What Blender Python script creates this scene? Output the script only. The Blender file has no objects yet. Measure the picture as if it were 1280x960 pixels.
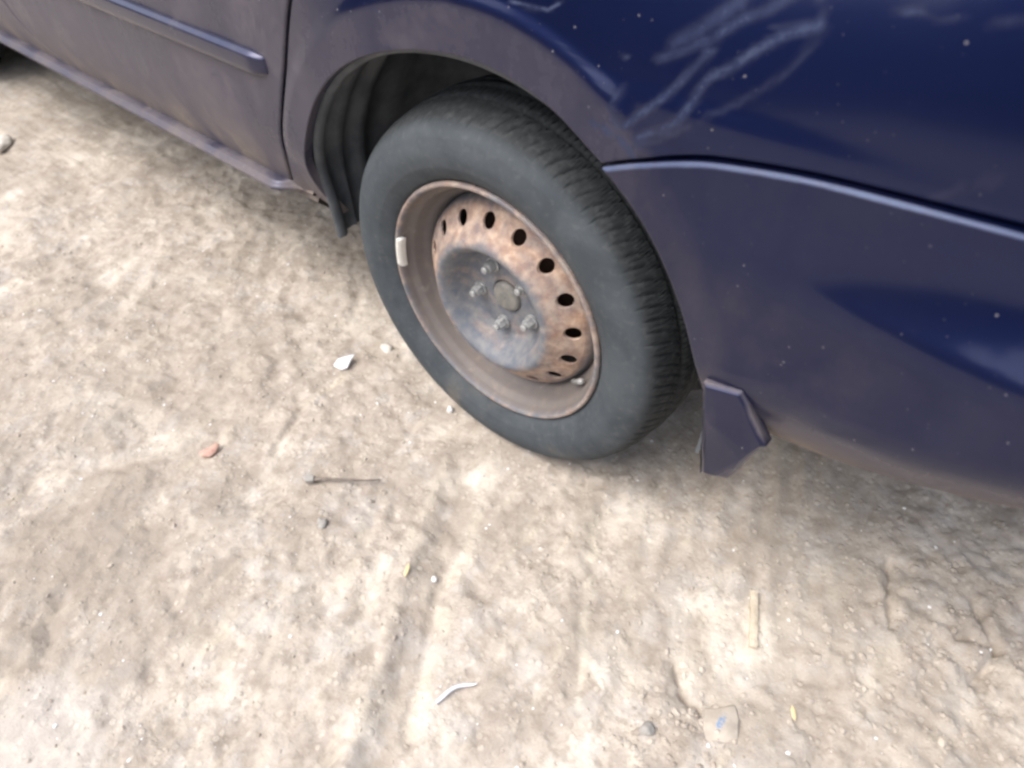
import bpy, bmesh, math, random
import numpy as np
from mathutils import Matrix, Vector
random.seed(7); np.random.seed(7)
SC = bpy.context.scene
COL = SC.collection
PI = math.pi
H = 0.293            # height of the wheel centre over the ground (origin lies under the rear left wheel centre)

# ------------------------------------------------------------------ camera
cd = bpy.data.cameras.new('camera'); cam = bpy.data.objects.new('camera', cd); COL.objects.link(cam)
RR = [[0.7622011, 0.6470105, -0.0206620], [0.4542024, -0.5572640, -0.6950950], [-0.4612480, 0.5204174, -0.7186209]]
r_, d_, f_ = [Vector(v) for v in RR]
cam.matrix_world = Matrix.Translation((0.583954, -0.614417, 0.703287 + H)) @ Matrix((
    (r_.x, -d_.x, -f_.x, 0), (r_.y, -d_.y, -f_.y, 0), (r_.z, -d_.z, -f_.z, 0), (0, 0, 0, 1)))
cd.sensor_width = 36; cd.lens = 869.915 / 1280 * 36; cd.clip_start = 0.02; cd.clip_end = 1000
cd.dof.use_dof = True; cd.dof.focus_distance = 1.02; cd.dof.aperture_fstop = 3.4
SC.camera = cam
SC.view_settings.view_transform = 'Standard'; SC.view_settings.look = 'None'
SC.view_settings.exposure = 1.32; SC.view_settings.gamma = 1.0
SC.view_settings.use_curve_mapping = False
SC.render.engine = 'CYCLES'
SC.cycles.filter_width = 2.7
SC.cycles.max_bounces = 8

# ------------------------------------------------------------------ world and sun (bright overcast)
SUN_EL, SUN_AZ = 58, 240         # azimuth measured from +X towards +Y, direction the light comes from
w = bpy.data.worlds.new('World'); SC.world = w; w.use_nodes = True
nt = w.node_tree; bg = nt.nodes['Background']
sky = nt.nodes.new('ShaderNodeTexSky'); sky.sky_type = 'NISHITA'; sky.sun_disc = False
sky.sun_elevation = math.radians(SUN_EL); sky.sun_rotation = math.radians(90 - SUN_AZ)
sky.air_density = 1.0; sky.dust_density = 4.0; sky.ozone_density = 1.0
hs = nt.nodes.new('ShaderNodeHueSaturation'); hs.inputs['Saturation'].default_value = 0.55
nt.links.new(sky.outputs[0], hs.inputs['Color']); nt.links.new(hs.outputs[0], bg.inputs[0])
bg.inputs[1].default_value = 0.13
sl = bpy.data.lights.new('sun', 'SUN'); sl.energy = 0.72; sl.angle = math.radians(45); sl.color = (1, 0.95, 0.87)
so = bpy.data.objects.new('sun', sl); COL.objects.link(so)
sd = Vector((math.cos(math.radians(SUN_EL)) * math.cos(math.radians(SUN_AZ)), math.cos(math.radians(SUN_EL)) * math.sin(math.radians(SUN_AZ)), math.sin(math.radians(SUN_EL))))
so.rotation_euler = sd.to_track_quat('Z', 'Y').to_euler()

# ------------------------------------------------------------------ node helpers
class NT:
    def __init__(s, name):
        s.m = bpy.data.materials.new(name); s.m.use_nodes = True
        s.t = s.m.node_tree; s.b = s.t.nodes['Principled BSDF']; s.out = s.t.nodes['Material Output']
        s.co = s.n('ShaderNodeTexCoord').outputs['Object']
    def n(s, kind, **kw):
        x = s.t.nodes.new(kind)
        for k, v in kw.items(): setattr(x, k, v)
        return x
    def put(s, sock, v):
        if isinstance(v, bpy.types.NodeSocket): s.t.links.new(v, sock)
        elif v is not None:
            if sock.type == 'RGBA' and len(v) == 3: v = (*v, 1)
            sock.default_value = v
    def noise(s, scale, detail=4, rough=.55, vec=None, dist=0.0):
        x = s.n('ShaderNodeTexNoise'); s.put(x.inputs['Vector'], vec or s.co)
        x.inputs['Scale'].default_value = scale; x.inputs['Detail'].default_value = detail
        x.inputs['Roughness'].default_value = rough; x.inputs['Distortion'].default_value = dist
        return x.outputs[0]
    def scaled(s, v, rot=(0, 0, 0)):
        x = s.n('ShaderNodeMapping'); s.put(x.inputs[0], s.co); x.inputs['Scale'].default_value = v; x.inputs['Rotation'].default_value = rot
        return x.outputs[0]
    def ramp(s, v, a, b, lo=0.0, hi=1.0):
        x = s.n('ShaderNodeMapRange', interpolation_type='SMOOTHSTEP'); s.put(x.inputs[0], v)
        x.inputs[1].default_value = a; x.inputs[2].default_value = b; x.inputs[3].default_value = lo; x.inputs[4].default_value = hi
        return x.outputs[0]
    def mix(s, f, a, b):
        x = s.n('ShaderNodeMix', data_type='RGBA'); s.put(x.inputs[0], f); s.put(x.inputs[6], a); s.put(x.inputs[7], b)
        return x.outputs[2]
    def math(s, op, a, b=0.0, c=None):
        x = s.n('ShaderNodeMath', operation=op, use_clamp=False); s.put(x.inputs[0], a); s.put(x.inputs[1], b)
        if c is not None: s.put(x.inputs[2], c)
        return x.outputs[0]
    def clamp(s, a):
        x = s.n('ShaderNodeClamp'); s.put(x.inputs[0], a); return x.outputs[0]
    def attr(s, name):
        x = s.n('ShaderNodeAttribute'); x.attribute_name = name; return x.outputs['Fac']
    def bump(s, h, strength=.3, dist=.01):
        x = s.n('ShaderNodeBump'); s.put(x.inputs['Height'], h); x.inputs['Strength'].default_value = strength; x.inputs['Distance'].default_value = dist
        s.put(s.b.inputs['Normal'], x.outputs[0])
    def set(s, **kw):
        for k, v in kw.items(): s.put(s.b.inputs[k.replace('_', ' ')], v)
        return s.m
    def spots(s, scale, a, b, keep=.5):
        x = s.n('ShaderNodeTexVoronoi'); s.put(x.inputs['Vector'], s.co); x.inputs['Scale'].default_value = scale
        sp = s.n('ShaderNodeSeparateColor'); s.put(sp.inputs[0], x.outputs['Color'])
        return s.math('MULTIPLY', s.ramp(x.outputs['Distance'], b, a), s.math('GREATER_THAN', sp.outputs[0], keep))

def paint(name):
    m = NT(name)
    streak = m.noise(9, 5, .6, m.scaled((1, 1, .35)), .4)
    fine = m.noise(70, 4, .65)
    d = m.attr('dust')
    d = m.math('MULTIPLY', d, m.ramp(streak, .28, .72, .5, 1.45))
    d = m.math('MULTIPLY', d, m.ramp(fine, .3, .7, .85, 1.12))
    sw = m.attr('swipe_glint'); sw = m.math('MULTIPLY', sw, m.ramp(fine, .25, .75, .6, 1.25))
    blot = m.ramp(m.noise(11, 5, .65), .5, .78, 0, .11)
    d = m.clamp(m.math('ADD', d, m.math('MULTIPLY', blot, m.ramp(m.attr('dust'), .01, .08))))
    sp = m.math('MAXIMUM', m.math('MULTIPLY', m.spots(24, .017, .040, .22), .7), m.math('MULTIPLY', m.spots(58, .04, .092, .45), .6))
    sp = m.math('MAXIMUM', sp, m.math('MULTIPLY', m.spots(125, .05, .12, .6), .28))
    sp = m.math('MULTIPLY', sp, m.ramp(m.noise(140, 3), .3, .6))
    dd = d; d = m.clamp(m.math('MAXIMUM', m.math('MAXIMUM', d, sp), m.math('MULTIPLY', sw, .62)))
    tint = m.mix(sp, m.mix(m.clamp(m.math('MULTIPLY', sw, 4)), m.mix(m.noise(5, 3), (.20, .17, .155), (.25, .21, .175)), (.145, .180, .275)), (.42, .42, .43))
    base = m.mix(m.noise(3, 2), (.0050, .0110, .055), (.0060, .0130, .066))
    m.set(Base_Color=m.mix(d, base, tint), Roughness=m.ramp(d, 0, .7, .33, .85), Specular_IOR_Level=.2, Metallic=m.ramp(d, .02, .6, .75, 0),
          Coat_Weight=m.ramp(d, 0, .8, .72, .1), Coat_Roughness=m.ramp(d, 0, .35, .11, .42), Coat_IOR=1.45)
    m.bump(m.noise(260, 2), .03, .001)
    return m.m

def simple(name, c1, c2, rough=.6, scale=40, metal=0.0, bump=.1, spec=.5, bd=.002):
    m = NT(name); n = m.noise(scale, 5, .6)
    m.set(Base_Color=m.mix(m.ramp(n, .3, .7), c1, c2), Roughness=rough, Metallic=metal, Specular_IOR_Level=spec)
    if bump: m.bump(m.noise(scale * 4, 4), bump, bd)
    return m.m

def rubber():
    m = NT('dusty_rubber')
    sep = m.n('ShaderNodeSeparateXYZ'); m.put(sep.inputs[0], m.co)
    r = m.math('SQRT', m.math('ADD', m.math('MULTIPLY', sep.outputs[0], sep.outputs[0]), m.math('MULTIPLY', sep.outputs[2], sep.outputs[2])))
    tread = m.ramp(r, .286, .304)                                     # the sidewall carries dust, the tread is worn clean
    n = m.noise(13, 5, .6, None, .5); f = m.noise(90, 4, .6)
    side = m.mix(m.ramp(n, .3, .72), (.044, .053, .062), (.070, .081, .091))
    side = m.mix(m.ramp(f, .5, .8, 0, .35), side, (.13, .135, .13))
    mud = m.ramp(m.noise(8, 4, .6), .48, .68, 0, .6)
    low = m.ramp(sep.outputs[2], -.17, -.30)
    side = m.mix(m.math('MULTIPLY', mud, low), side, (.27, .23, .18))
    tr = m.mix(m.ramp(f, .4, .8), (.026, .029, .031), (.058, .063, .065))
    m.set(Base_Color=m.mix(tread, side, tr), Roughness=.82, Specular_IOR_Level=.35)
    m.bump(m.noise(220, 4), .15, .0015)
    return m.m

def rust():
    m = NT('rusty_steel')
    sep = m.n('ShaderNodeSeparateXYZ'); m.put(sep.inputs[0], m.co)
    r = m.math('SQRT', m.math('ADD', m.math('MULTIPLY', sep.outputs[0], sep.outputs[0]), m.math('MULTIPLY', sep.outputs[2], sep.outputs[2])))
    n = m.noise(22, 6, .62, None, .6); n2 = m.noise(60, 4, .6)
    steel = m.mix(m.ramp(n2, .3, .7), (.125, .140, .170), (.205, .203, .206))
    rustc = m.mix(m.ramp(n2, .3, .75), (.34, .205, .140), (.64, .465, .345))
    band = m.math('MULTIPLY', m.ramp(r, .105, .125), m.ramp(r, .172, .158))     # rust sits on the ring of holes
    lip = m.ramp(r, .200, .206)
    amt = m.math('ADD', m.math('MULTIPLY', band, .72), m.math('MULTIPLY', lip, .38))
    amt = m.clamp(m.math('ADD', m.math('ADD', amt, -.05), m.math('MULTIPLY', m.math('SUBTRACT', n, .5), 1.9)))
    barrel = m.math('MULTIPLY', m.ramp(r, .168, .176), m.ramp(r, .204, .199)); amt = m.math('MULTIPLY', amt, m.ramp(barrel, 0, 1, 1, .45))
    steel = m.mix(m.math('MULTIPLY', barrel, .8), steel, (.165, .138, .122))
    pale = m.ramp(m.noise(30, 3), .62, .75, 0, .35)
    m.set(Base_Color=m.mix(pale, m.mix(amt, steel, rustc), (.36, .33, .30)), Roughness=.62, Specular_IOR_Level=.4, Metallic=.12)
    m.bump(m.noise(150, 5), .22, .0015)
    return m.m

def soil():
    m = NT('dry_dirt')
    big = m.noise(2.3, 4, .55, None, .6); mid = m.noise(8.5, 6, .62, None, .8); sm = m.noise(34, 6, .66, None, .4); fine = m.noise(150, 5, .7)
    st = m.noise(9, 4, .6, m.scaled((3.2, .8, 1), (0, 0, math.radians(-32))), .5)      # dragged along the wheel tracks
    c = m.mix(m.ramp(mid, .30, .70), (.345, .298, .258), (.520, .455, .388))
    c = m.mix(m.ramp(big, .32, .66, 0, .55), c, (.450, .396, .342))
    c = m.mix(m.ramp(sm, .34, .56, .55, 0), c, (.255, .212, .168))
    c = m.mix(m.ramp(st, .54, .72, 0, .55), c, (.560, .490, .385))
    c = m.mix(m.ramp(sm, .56, .74, 0, .75), c, (.620, .560, .480))
    c = m.mix(m.math('MULTIPLY', m.ramp(m.noise(5.5, 6, .68, None, .7), .50, .66), m.ramp(m.noise(3, 2), .35, .6, .30, .80)), c, (.69, .628, .545))
    c = m.mix(m.ramp(fine, .55, .78, 0, .35), c, (.180, .155, .135))
    vo = m.n('ShaderNodeTexVoronoi'); m.put(vo.inputs['Vector'], m.co); vo.inputs['Scale'].default_value = 95; vo.inputs['Randomness'].default_value = 1
    vs = m.n('ShaderNodeSeparateColor'); m.put(vs.inputs[0], vo.outputs['Color'])
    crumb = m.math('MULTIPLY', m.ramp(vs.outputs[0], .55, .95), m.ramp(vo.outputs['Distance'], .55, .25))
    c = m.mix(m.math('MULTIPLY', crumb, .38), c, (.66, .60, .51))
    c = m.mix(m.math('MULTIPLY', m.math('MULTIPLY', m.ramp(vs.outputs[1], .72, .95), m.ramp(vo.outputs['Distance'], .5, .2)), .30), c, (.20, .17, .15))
    c = m.mix(m.math('MULTIPLY', m.attr('lane'), m.ramp(mid, .3, .7, .8, .45)), c, (.36, .312, .262))
    c = m.mix(m.attr('pale'), c, (.67, .60, .49))
    c = m.mix(m.attr('chalk'), c, (.60, .585, .575))
    c = m.mix(m.attr('patch_shade'), c, (.290, .248, .205))  # darker dirt patches, plus painted bumper shade and lens falloff
    sep = m.n('ShaderNodeSeparateXYZ'); m.put(sep.inputs[0], m.co)
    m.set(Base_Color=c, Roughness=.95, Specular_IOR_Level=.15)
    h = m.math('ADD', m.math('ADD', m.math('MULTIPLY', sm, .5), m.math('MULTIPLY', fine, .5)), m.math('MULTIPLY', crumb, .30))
    m.bump(h, .62, .007)
    return m.m

PAINT = paint('dusty_dark_blue_paint')
RUBBER, RUST, SOIL = rubber(), rust(), soil()
PLASTIC = simple('grey_black_plastic', (.055, .063, .073), (.115, .124, .134), .75, 16, bump=.12)
DARK = simple('dark_underside', (.012, .011, .010), (.03, .024, .02), .95, 20)
RUSTDARK = simple('dark_rust', (.035, .018, .013), (.06, .03, .02), .9, 60)
ZINC = simple('dull_zinc', (.26, .265, .27), (.44, .44, .43), .5, 120, .3, .15)
HUBM = simple('dusty_hub_metal', (.16, .155, .145), (.25, .24, .215), .7, 70, .1, .15)
LEAD = simple('pale_lead', (.62, .60, .55), (.74, .72, .66), .6, 100)
GLASS = simple('dark_glass', (.01, .012, .013), (.015, .016, .017), .05, 5, bump=0)
LAMPR = simple('red_lamp_plastic', (.25, .01, .01), (.3, .015, .012), .15, 5, bump=0)
LAMPC = simple('clear_lamp_plastic', (.5, .5, .5), (.6, .6, .6), .1, 5, bump=0)
SEAL = simple('black_seal', (.006, .006, .006), (.012, .012, .012), .8, 50)
WHITEP = simple('white_plastic', (.72, .72, .80), (.80, .80, .84), .5, 60, bump=.05)
REDP = simple('faded_red_plastic', (.48, .26, .21), (.58, .39, .31), .6, 90)
STONEM = simple('pale_stone', (.46, .42, .37), (.70, .66, .60), .85, 60, bump=.4)
STONEW = simple('white_stone', (.72, .71, .70), (.82, .81, .79), .7, 80, bump=.3)
STONEG = simple('grey_stone', (.29, .275, .255), (.42, .395, .36), .85, 60, bump=.4)
WOOD = simple('dry_wood', (.44, .37, .28), (.60, .53, .42), .85, 80, bump=.4)
TWIG = simple('dark_twig_bark', (.16, .13, .11), (.27, .23, .19), .85, 90, bump=.4)
LEAFM = simple('dry_leaf', (.60, .46, .24), (.66, .55, .36), .8, 60, bump=.2)

# ------------------------------------------------------------------ mesh helpers
def mesh(name, V, F, smooth=True):
    me = bpy.data.meshes.new(name); me.from_pydata([tuple(v) for v in V], [], F); me.update()
    if smooth: me.polygons.foreach_set('use_smooth', [True] * len(me.polygons))
    return me
def link(name, me, mat, parent=None):
    o = bpy.data.objects.new(name, me); COL.objects.link(o)
    if mat and not me.materials: me.materials.append(mat)
    if parent: o.parent = parent
    return o
def empty(name, loc=(0, 0, 0), parent=None):
    o = bpy.data.objects.new(name, None); COL.objects.link(o); o.location = loc; o.empty_display_size = .1
    if parent: o.parent = parent
    return o
def tag(o, label, cat, group=None, kind=None):
    if label: o['label'] = label
    if cat: o['category'] = cat
    if group: o['group'] = group
    if kind: o['kind'] = kind
    return o
def gridF(n, m, wrap=False, off=0):
    F = []
    for i in range(n if wrap else n - 1):
        a = off + i * m; b = off + ((i + 1) % n) * m
        for j in range(m - 1): F.append((a + j, b + j, b + j + 1, a + j + 1))
    return F
def smooth(x, a, b):
    t = min(1, max(0, (x - a) / (b - a))); return t * t * (3 - 2 * t)
def lathe(prof, seg):
    """profile of (r, y) turned about the Y axis"""
    V = [(r * math.cos(2 * PI * i / seg), y, r * math.sin(2 * PI * i / seg)) for i in range(seg) for r, y in prof]
    return V, [f[::-1] for f in gridF(seg, len(prof), True)]
def lumpy(name, mat, loc, size, seed, sub=2, rough=.25, rot=0):
    bm = bmesh.new(); bmesh.ops.create_icosphere(bm, subdivisions=sub, radius=1)
    rn = random.Random(seed); ks = [(Vector((rn.gauss(0, 1), rn.gauss(0, 1), rn.gauss(0, 1))), rn.uniform(0, 6)) for _ in range(6)]
    for v in bm.verts:
        k = 1 + rough * sum(math.sin(a.dot(v.co) * 1.6 + b) for a, b in ks) / 3
        v.co = Vector((v.co.x * k * size[0], v.co.y * k * size[1], v.co.z * k * size[2]))
    me = bpy.data.meshes.new(name); bm.to_mesh(me); bm.free()
    me.polygons.foreach_set('use_smooth', [True] * len(me.polygons))
    o = link(name, me, mat); o.location = loc; o.rotation_euler = (0, 0, rot); return o
def prism(poly, d0, d1, axis_map):
    """polygon extruded from depth d0 to d1; axis_map(p, depth) -> xyz"""
    n = len(poly); V = [axis_map(p, d0) for p in poly] + [axis_map(p, d1) for p in poly]
    F = [tuple(range(n))[::-1], tuple(range(n, 2 * n))] + [(i, (i + 1) % n, n + (i + 1) % n, n + i) for i in range(n)]
    return V, F
def bevel(me, w, seg=2):
    bm = bmesh.new(); bm.from_mesh(me); bmesh.ops.recalc_face_normals(bm, faces=bm.faces)
    bmesh.ops.bevel(bm, geom=[e for e in bm.edges if e.calc_face_angle(0) > .5], offset=w, segments=seg, affect='EDGES', profile=.6)
    for f in bm.faces: f.smooth = True
    bm.to_mesh(me); bm.free(); return me
def box(x0, x1, y0, y1, z0, z1):
    V = [(x, y, z) for z in (z0, z1) for y in (y0, y1) for x in (x0, x1)]
    return V, [(0, 2, 3, 1), (4, 5, 7, 6), (0, 1, 5, 4), (2, 6, 7, 3), (0, 4, 6, 2), (1, 3, 7, 5)]
def tube(name, pts, radii, mat, parent=None, seg=8):
    V, F = [], []
    pts = [Vector(p) for p in pts]
    for i, p in enumerate(pts):
        t = (pts[min(i + 1, len(pts) - 1)] - pts[max(i - 1, 0)]).normalized()
        a = t.cross(Vector((0, 0, 1)));
        if a.length < 1e-3: a = t.cross(Vector((0, 1, 0)))
        a.normalize(); b = t.cross(a)
        for k in range(seg):
            q = p + (a * math.cos(2 * PI * k / seg) + b * math.sin(2 * PI * k / seg)) * radii[i]; V.append(tuple(q))
    for i in range(len(pts) - 1):
        for k in range(seg): F.append((i * seg + k, i * seg + (k + 1) % seg, (i + 1) * seg + (k + 1) % seg, (i + 1) * seg + k))
    F.append(tuple(range(seg))[::-1]); F.append(tuple(range((len(pts) - 1) * seg, len(pts) * seg)))
    return link(name, mesh(name, V, F), mat, parent)

# ------------------------------------------------------------------ noise fields for the ground relief
_tab = np.random.rand(256, 256)
def vnoise(x, y):
    xi = np.floor(x).astype(int); yi = np.floor(y).astype(int); fx = x - xi; fy = y - yi
    fx = fx * fx * fx * (fx * (fx * 6 - 15) + 10); fy = fy * fy * fy * (fy * (fy * 6 - 15) + 10)
    g = lambda a, b: _tab[a & 255, b & 255]
    return (g(xi, yi) * (1 - fx) + g(xi + 1, yi) * fx) * (1 - fy) + (g(xi, yi + 1) * (1 - fx) + g(xi + 1, yi + 1) * fx) * fy - .5
def fbm(x, y, s, o=4, g=.5):
    v = 0; a = 1
    for k in range(o): v = v + a * vnoise(x * s + 17.3 * k, y * s + 9.1 * k); a *= g; s *= 2.03
    return v
def sm(x, a, b):
    t = np.clip((x - a) / (b - a), 0, 1); return t * t * (3 - 2 * t)
def segdist(x, y, a, b):
    ax, ay = a; bx, by = b; L2 = (bx - ax) ** 2 + (by - ay) ** 2
    t = np.clip(((x - ax) * (bx - ax) + (y - ay) * (by - ay)) / L2, 0, 1)
    sgn = ((x - ax) * (by - ay) - (y - ay) * (bx - ax)) / math.sqrt(L2)
    return np.hypot(x - ax - t * (bx - ax), y - ay - t * (by - ay)), sgn, t
def relief(x, y):
    wx = x + .06 * fbm(x, y, 4, 3); wy = y + .06 * fbm(x + 5, y + 3, 4, 3)
    h = .012 * fbm(wx, wy, 2.2, 2)
    h = h + .013 * fbm(wx, wy, 8, 4, .55)
    rid = 1 - np.abs(2 * fbm(wx + 3, wy, 11, 3, .5)); h = h + .004 * (rid - .7)
    h = h + .0038 * fbm(x, y, 48, 4, .62)
    # wavy trodden ridges left of the wheel
    m = sm(np.hypot((x + .75) / .55, (y + .15) / .4), 1.1, .4)
    h = h + m * .0018 * np.sin((x * .55 + y * 1.0) * 62 + 9 * fbm(x, y, 5, 2))
    # crumbly broken patch at the right
    m = sm(np.hypot((x - .86) / .3, (y - .1) / .32), 1.15, .5)
    h = h + m * (.010 * np.abs(fbm(x + 9, y, 24, 4, .62)) - .005)
    # scraped lane running from the tyre to the photographer
    for a, b, wd, dp in (((.03, -.13), (.28, -.57), .026, .011), ((.28, -.57), (.45, -.86), .026, .010), ((.125, -.27), (.34, -.60), .011, .005), ((.26, -.03), (.42, -.33), .02, .0035), ((-.33, -.20), (-.28, -.30), .008, .004),
                         ((-.30, -.69), (-.215, -.755), .014, .004), ((-.02, -.24), (.10, -.44), .012, .003)):
        dd, sg, t = segdist(x, y, a, b)
        h = h - dp * np.exp(-(dd / wd) ** 2) + .5 * dp * np.exp(-((sg - wd * 1.7) / (wd * .7)) ** 2) * np.exp(-(dd / wd / 4) ** 2)
    # tyre tread print behind the wheel
    px = (x - .40) * .937 + (y - .10) * .349; py = -(x - .40) * .349 + (y - .10) * .937
    m = sm(np.abs(px - .06), .22, .15) * sm(np.abs(py - .03), .26, .13)
    h = h * (1 - .75 * m) + m * (.0026 * np.sin(px * 150 + 1.2 * fbm(x, y, 6, 2)) * sm(fbm(x + 3, y, 7, 2), -.3, .2) + .0018 * fbm(x, y, 40, 3) - .003)
    # compacted under the tyres
    for cx in (0, -2.6):
        for cy in (.09, 1.57):
            m = sm(np.hypot((x - cx) / .13, (y - cy) / .15), 1.5, .8); h = h * (1 - m) + m * .0005
    # scar with a sharp edge beside the flat stone
    for a, b in (((.49, -.165), (.512, -.197)), ((.512, -.197), (.548, -.206)), ((.66, .19), (.70, .08)), ((.78, .20), (.83, .15)), ((.83, .15), (.82, .08)), ((.78, .13), (.83, .15))):
        dd, sg, t = segdist(x + .008 * fbm(x, y, 30, 2), y + .008 * fbm(y, x, 30, 2), a, b); h = h - .012 * np.exp(-(dd / .0055) ** 2) - .003 * np.exp(-(dd / .014) ** 2) * (sg > 0)
    far = sm(np.hypot(x, y), 3, 12)
    return h * (1 - .6 * far)
def ground_z(x, y): return float(relief(np.array([float(x)]), np.array([float(y)]))[0])

def axis(lo, hi, a, b, step, g=1.12):
    mid = list(np.arange(a, b, step)); L = []; s = step; v = a
    while v > lo: s = min(s * g, 40); v -= s; L.append(v)
    Rr = []; s = step; v = mid[-1]
    while v < hi: s = min(s * g, 40); v += s; Rr.append(v)
    return np.array(L[::-1] + mid + Rr)
gx = axis(-400, 400, -1.25, 1.1, .0045, 1.05); gy = axis(-400, 400, -.95, .5, .0045, 1.05)
X, Y = np.meshgrid(gx, gy, indexing='ij')
Z = relief(X, Y)
V = np.stack([X, Y, Z], -1).reshape(-1, 3)
n_, m_ = X.shape
idx = np.arange(n_ * m_).reshape(n_, m_)
Fq = np.stack([idx[:-1, :-1], idx[1:, :-1], idx[1:, 1:], idx[:-1, 1:]], -1).reshape(-1, 4)
me = bpy.data.meshes.new('ground')
me.vertices.add(len(V)); me.vertices.foreach_set('co', V.ravel())
me.loops.add(Fq.size); me.loops.foreach_set('vertex_index', Fq.ravel().astype(np.int32))
me.polygons.add(len(Fq)); me.polygons.foreach_set('loop_start', np.arange(0, Fq.size, 4, dtype=np.int32)); me.polygons.foreach_set('loop_total', np.full(len(Fq), 4, dtype=np.int32))
me.update(calc_edges=True); me.polygons.foreach_set('use_smooth', [True] * len(Fq))
def put_attr(me, name, val):
    a = me.attributes.new(name, 'FLOAT', 'POINT'); a.data.foreach_set('value', np.ascontiguousarray(val, dtype=np.float32).ravel())
ch = sm(np.hypot((X + .13) / .13, (Y + .80) / .09) + .9 * fbm(X, Y, 14, 3), 1.1, .5) * .25
ch = np.maximum(ch, .22 * sm(fbm(X + 4, Y, 26, 5, .65), .10, .5))
dp = .75 * sm(np.hypot((X + .32) / .16, (Y + .62) / .2) + .9 * fbm(X, Y, 9, 4, .6), 1.2, .5)
dp = np.maximum(dp, .6 * sm(np.hypot((X + .45) / .3, (Y + .42) / .14) + 1.3 * fbm(X + 2, Y, 8, 4, .6), 1.0, .4))
dp = np.maximum(dp, .12 * sm(np.hypot((X - .82) / .26, (Y - .10) / .28) + 1.1 * fbm(X + 7, Y, 10, 4, .6), 1.1, .45))  # this and the next put the bumper's shade into the dirt colour
dp = np.maximum(dp, .05 * sm(np.hypot((X - .43) / .26, (Y - .16) / .16) + .5 * fbm(X + 1, Y, 9, 4, .6), 1.1, .6))
dp = np.maximum(dp, .42 * sm(np.hypot((X + .75) / .62, (Y + .42) / .5) + 1.2 * fbm(X + 5, Y + 1, 7, 5, .65), 1.05, .35))  # left side painted darker to imitate lens falloff
dp = np.maximum(dp, .4 * sm(fbm(X + 11, Y + 2, 6, 4, .6), .1, .4))
ln = np.zeros_like(X)
for a, b, wd in (((.04, -.14), (.27, -.56), .022), ((.27, -.56), (.42, -.82), .024), ((.215, .0), (.40, -.30), .03), ((.56, .25), (.66, .05), .028), ((.46, .22), (.56, .0), .02)):
    dd, sg, t = segdist(X + .012 * fbm(X, Y, 12, 3), Y, a, b); ln = np.maximum(ln, sm(dd, wd, wd * .55))
pl = np.zeros_like(X); rs = random.Random(21)
STK = [((.085, -.14), (.315, -.57), .011, .45), ((-.005, -.16), (.225, -.57), .010, .4), ((.135, -.26), (.35, -.66), .005, .5), ((.24, -.02), (.44, -.34), .007, .7)]
for k in range(26):
    x0, y0 = rs.uniform(-.15, .62), rs.uniform(-.6, .1); L = rs.uniform(.06, .26); a = math.radians(rs.gauss(-62, 7)); STK.append(((x0, y0), (x0 + L * math.cos(a), y0 + L * math.sin(a)), rs.uniform(.003, .009), rs.uniform(.2, .5)))
for a, b, wd, it in STK:
    dd, sg, t = segdist(X + .010 * fbm(X, Y, 14, 3), Y + .006 * fbm(X + 9, Y, 14, 3), a, b); pl = np.maximum(pl, it * sm(dd, wd * 1.5, wd * .3) * sm(fbm(X + 3, Y + 6, 30, 3, .6), -.28, .15))
put_attr(me, 'pale', pl); put_attr(me, 'lane', ln * .95); put_attr(me, 'chalk', ch); put_attr(me, 'patch_shade', dp)
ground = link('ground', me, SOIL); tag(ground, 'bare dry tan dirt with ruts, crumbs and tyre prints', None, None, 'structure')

# unseen foliage belt, added behind the photographer to darken the paint's reflections
rn = random.Random(11); V, F = [], []
for k in range(26000):
    a = math.radians(rn.uniform(-205, 25)); t = rn.random(); R0 = 15 + rn.gauss(0, 1.6) + 2 * math.sin(a * 9)
    top = 3.3 + .7 * math.sin(a * 11) + .5 * math.sin(a * 23 + 1); z = top * t ** .8 * rn.uniform(.75, 1.05); s = rn.uniform(.22, .6)
    c = Vector((R0 * math.cos(a), R0 * math.sin(a), max(.1, z))); d1 = Vector((rn.gauss(0, 1), rn.gauss(0, 1), rn.gauss(0, 1))).normalized() * s; d2 = Vector((rn.gauss(0, 1), rn.gauss(0, 1), rn.gauss(0, 1))).normalized() * s * .7
    b = len(V); V += [tuple(c - d1), tuple(c + d2), tuple(c + d1), tuple(c - d2)]; F.append((b, b + 1, b + 2, b + 3))
tag(link('added_treeline', mesh('added_treeline', V, F, False), simple('added_foliage', (.020, .030, .014), (.05, .065, .03), .8, 3, bump=0)), 'unseen dark green foliage belt added for the paint to mirror', None, None, 'stuff')

# ------------------------------------------------------------------ car body surfaces (u along the car, z from wheel centre, left side; outward is -Y)
W = 1.66
HEAD_R, HEAD_F = .45, -3.05
def plan(u):
    """point and outward normal of the plan curve at length u (corners turn in towards both ends)"""
    if HEAD_F <= u <= HEAD_R: return (u, 0.0, 0.0, -1.0)
    a = (u - HEAD_R) if u > HEAD_R else (HEAD_F - u)
    n = max(2, int(a / .01)); x = y = 0.0; da = a / n
    for k in range(n):
        psi = min(PI / 2 * .97, (((k + .5) * da) / .62) ** 2 * PI / 2); x += math.cos(psi) * da; y += math.sin(psi) * da
    psi = min(PI / 2 * .97, (a / .62) ** 2 * PI / 2)
    if u > HEAD_R: return (HEAD_R + x, y, math.sin(psi), -math.cos(psi))
    return (HEAD_F - x, y, -math.sin(psi), -math.cos(psi))
def place(u, z, off):
    x, y, nx, ny = plan(u); return (x + nx * off, y + ny * off, z + H)
def arch_r(th): return .387 + .012 * smooth(th, math.radians(95), math.radians(140)) - .012 * smooth(th, math.radians(160), math.radians(178))
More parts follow.
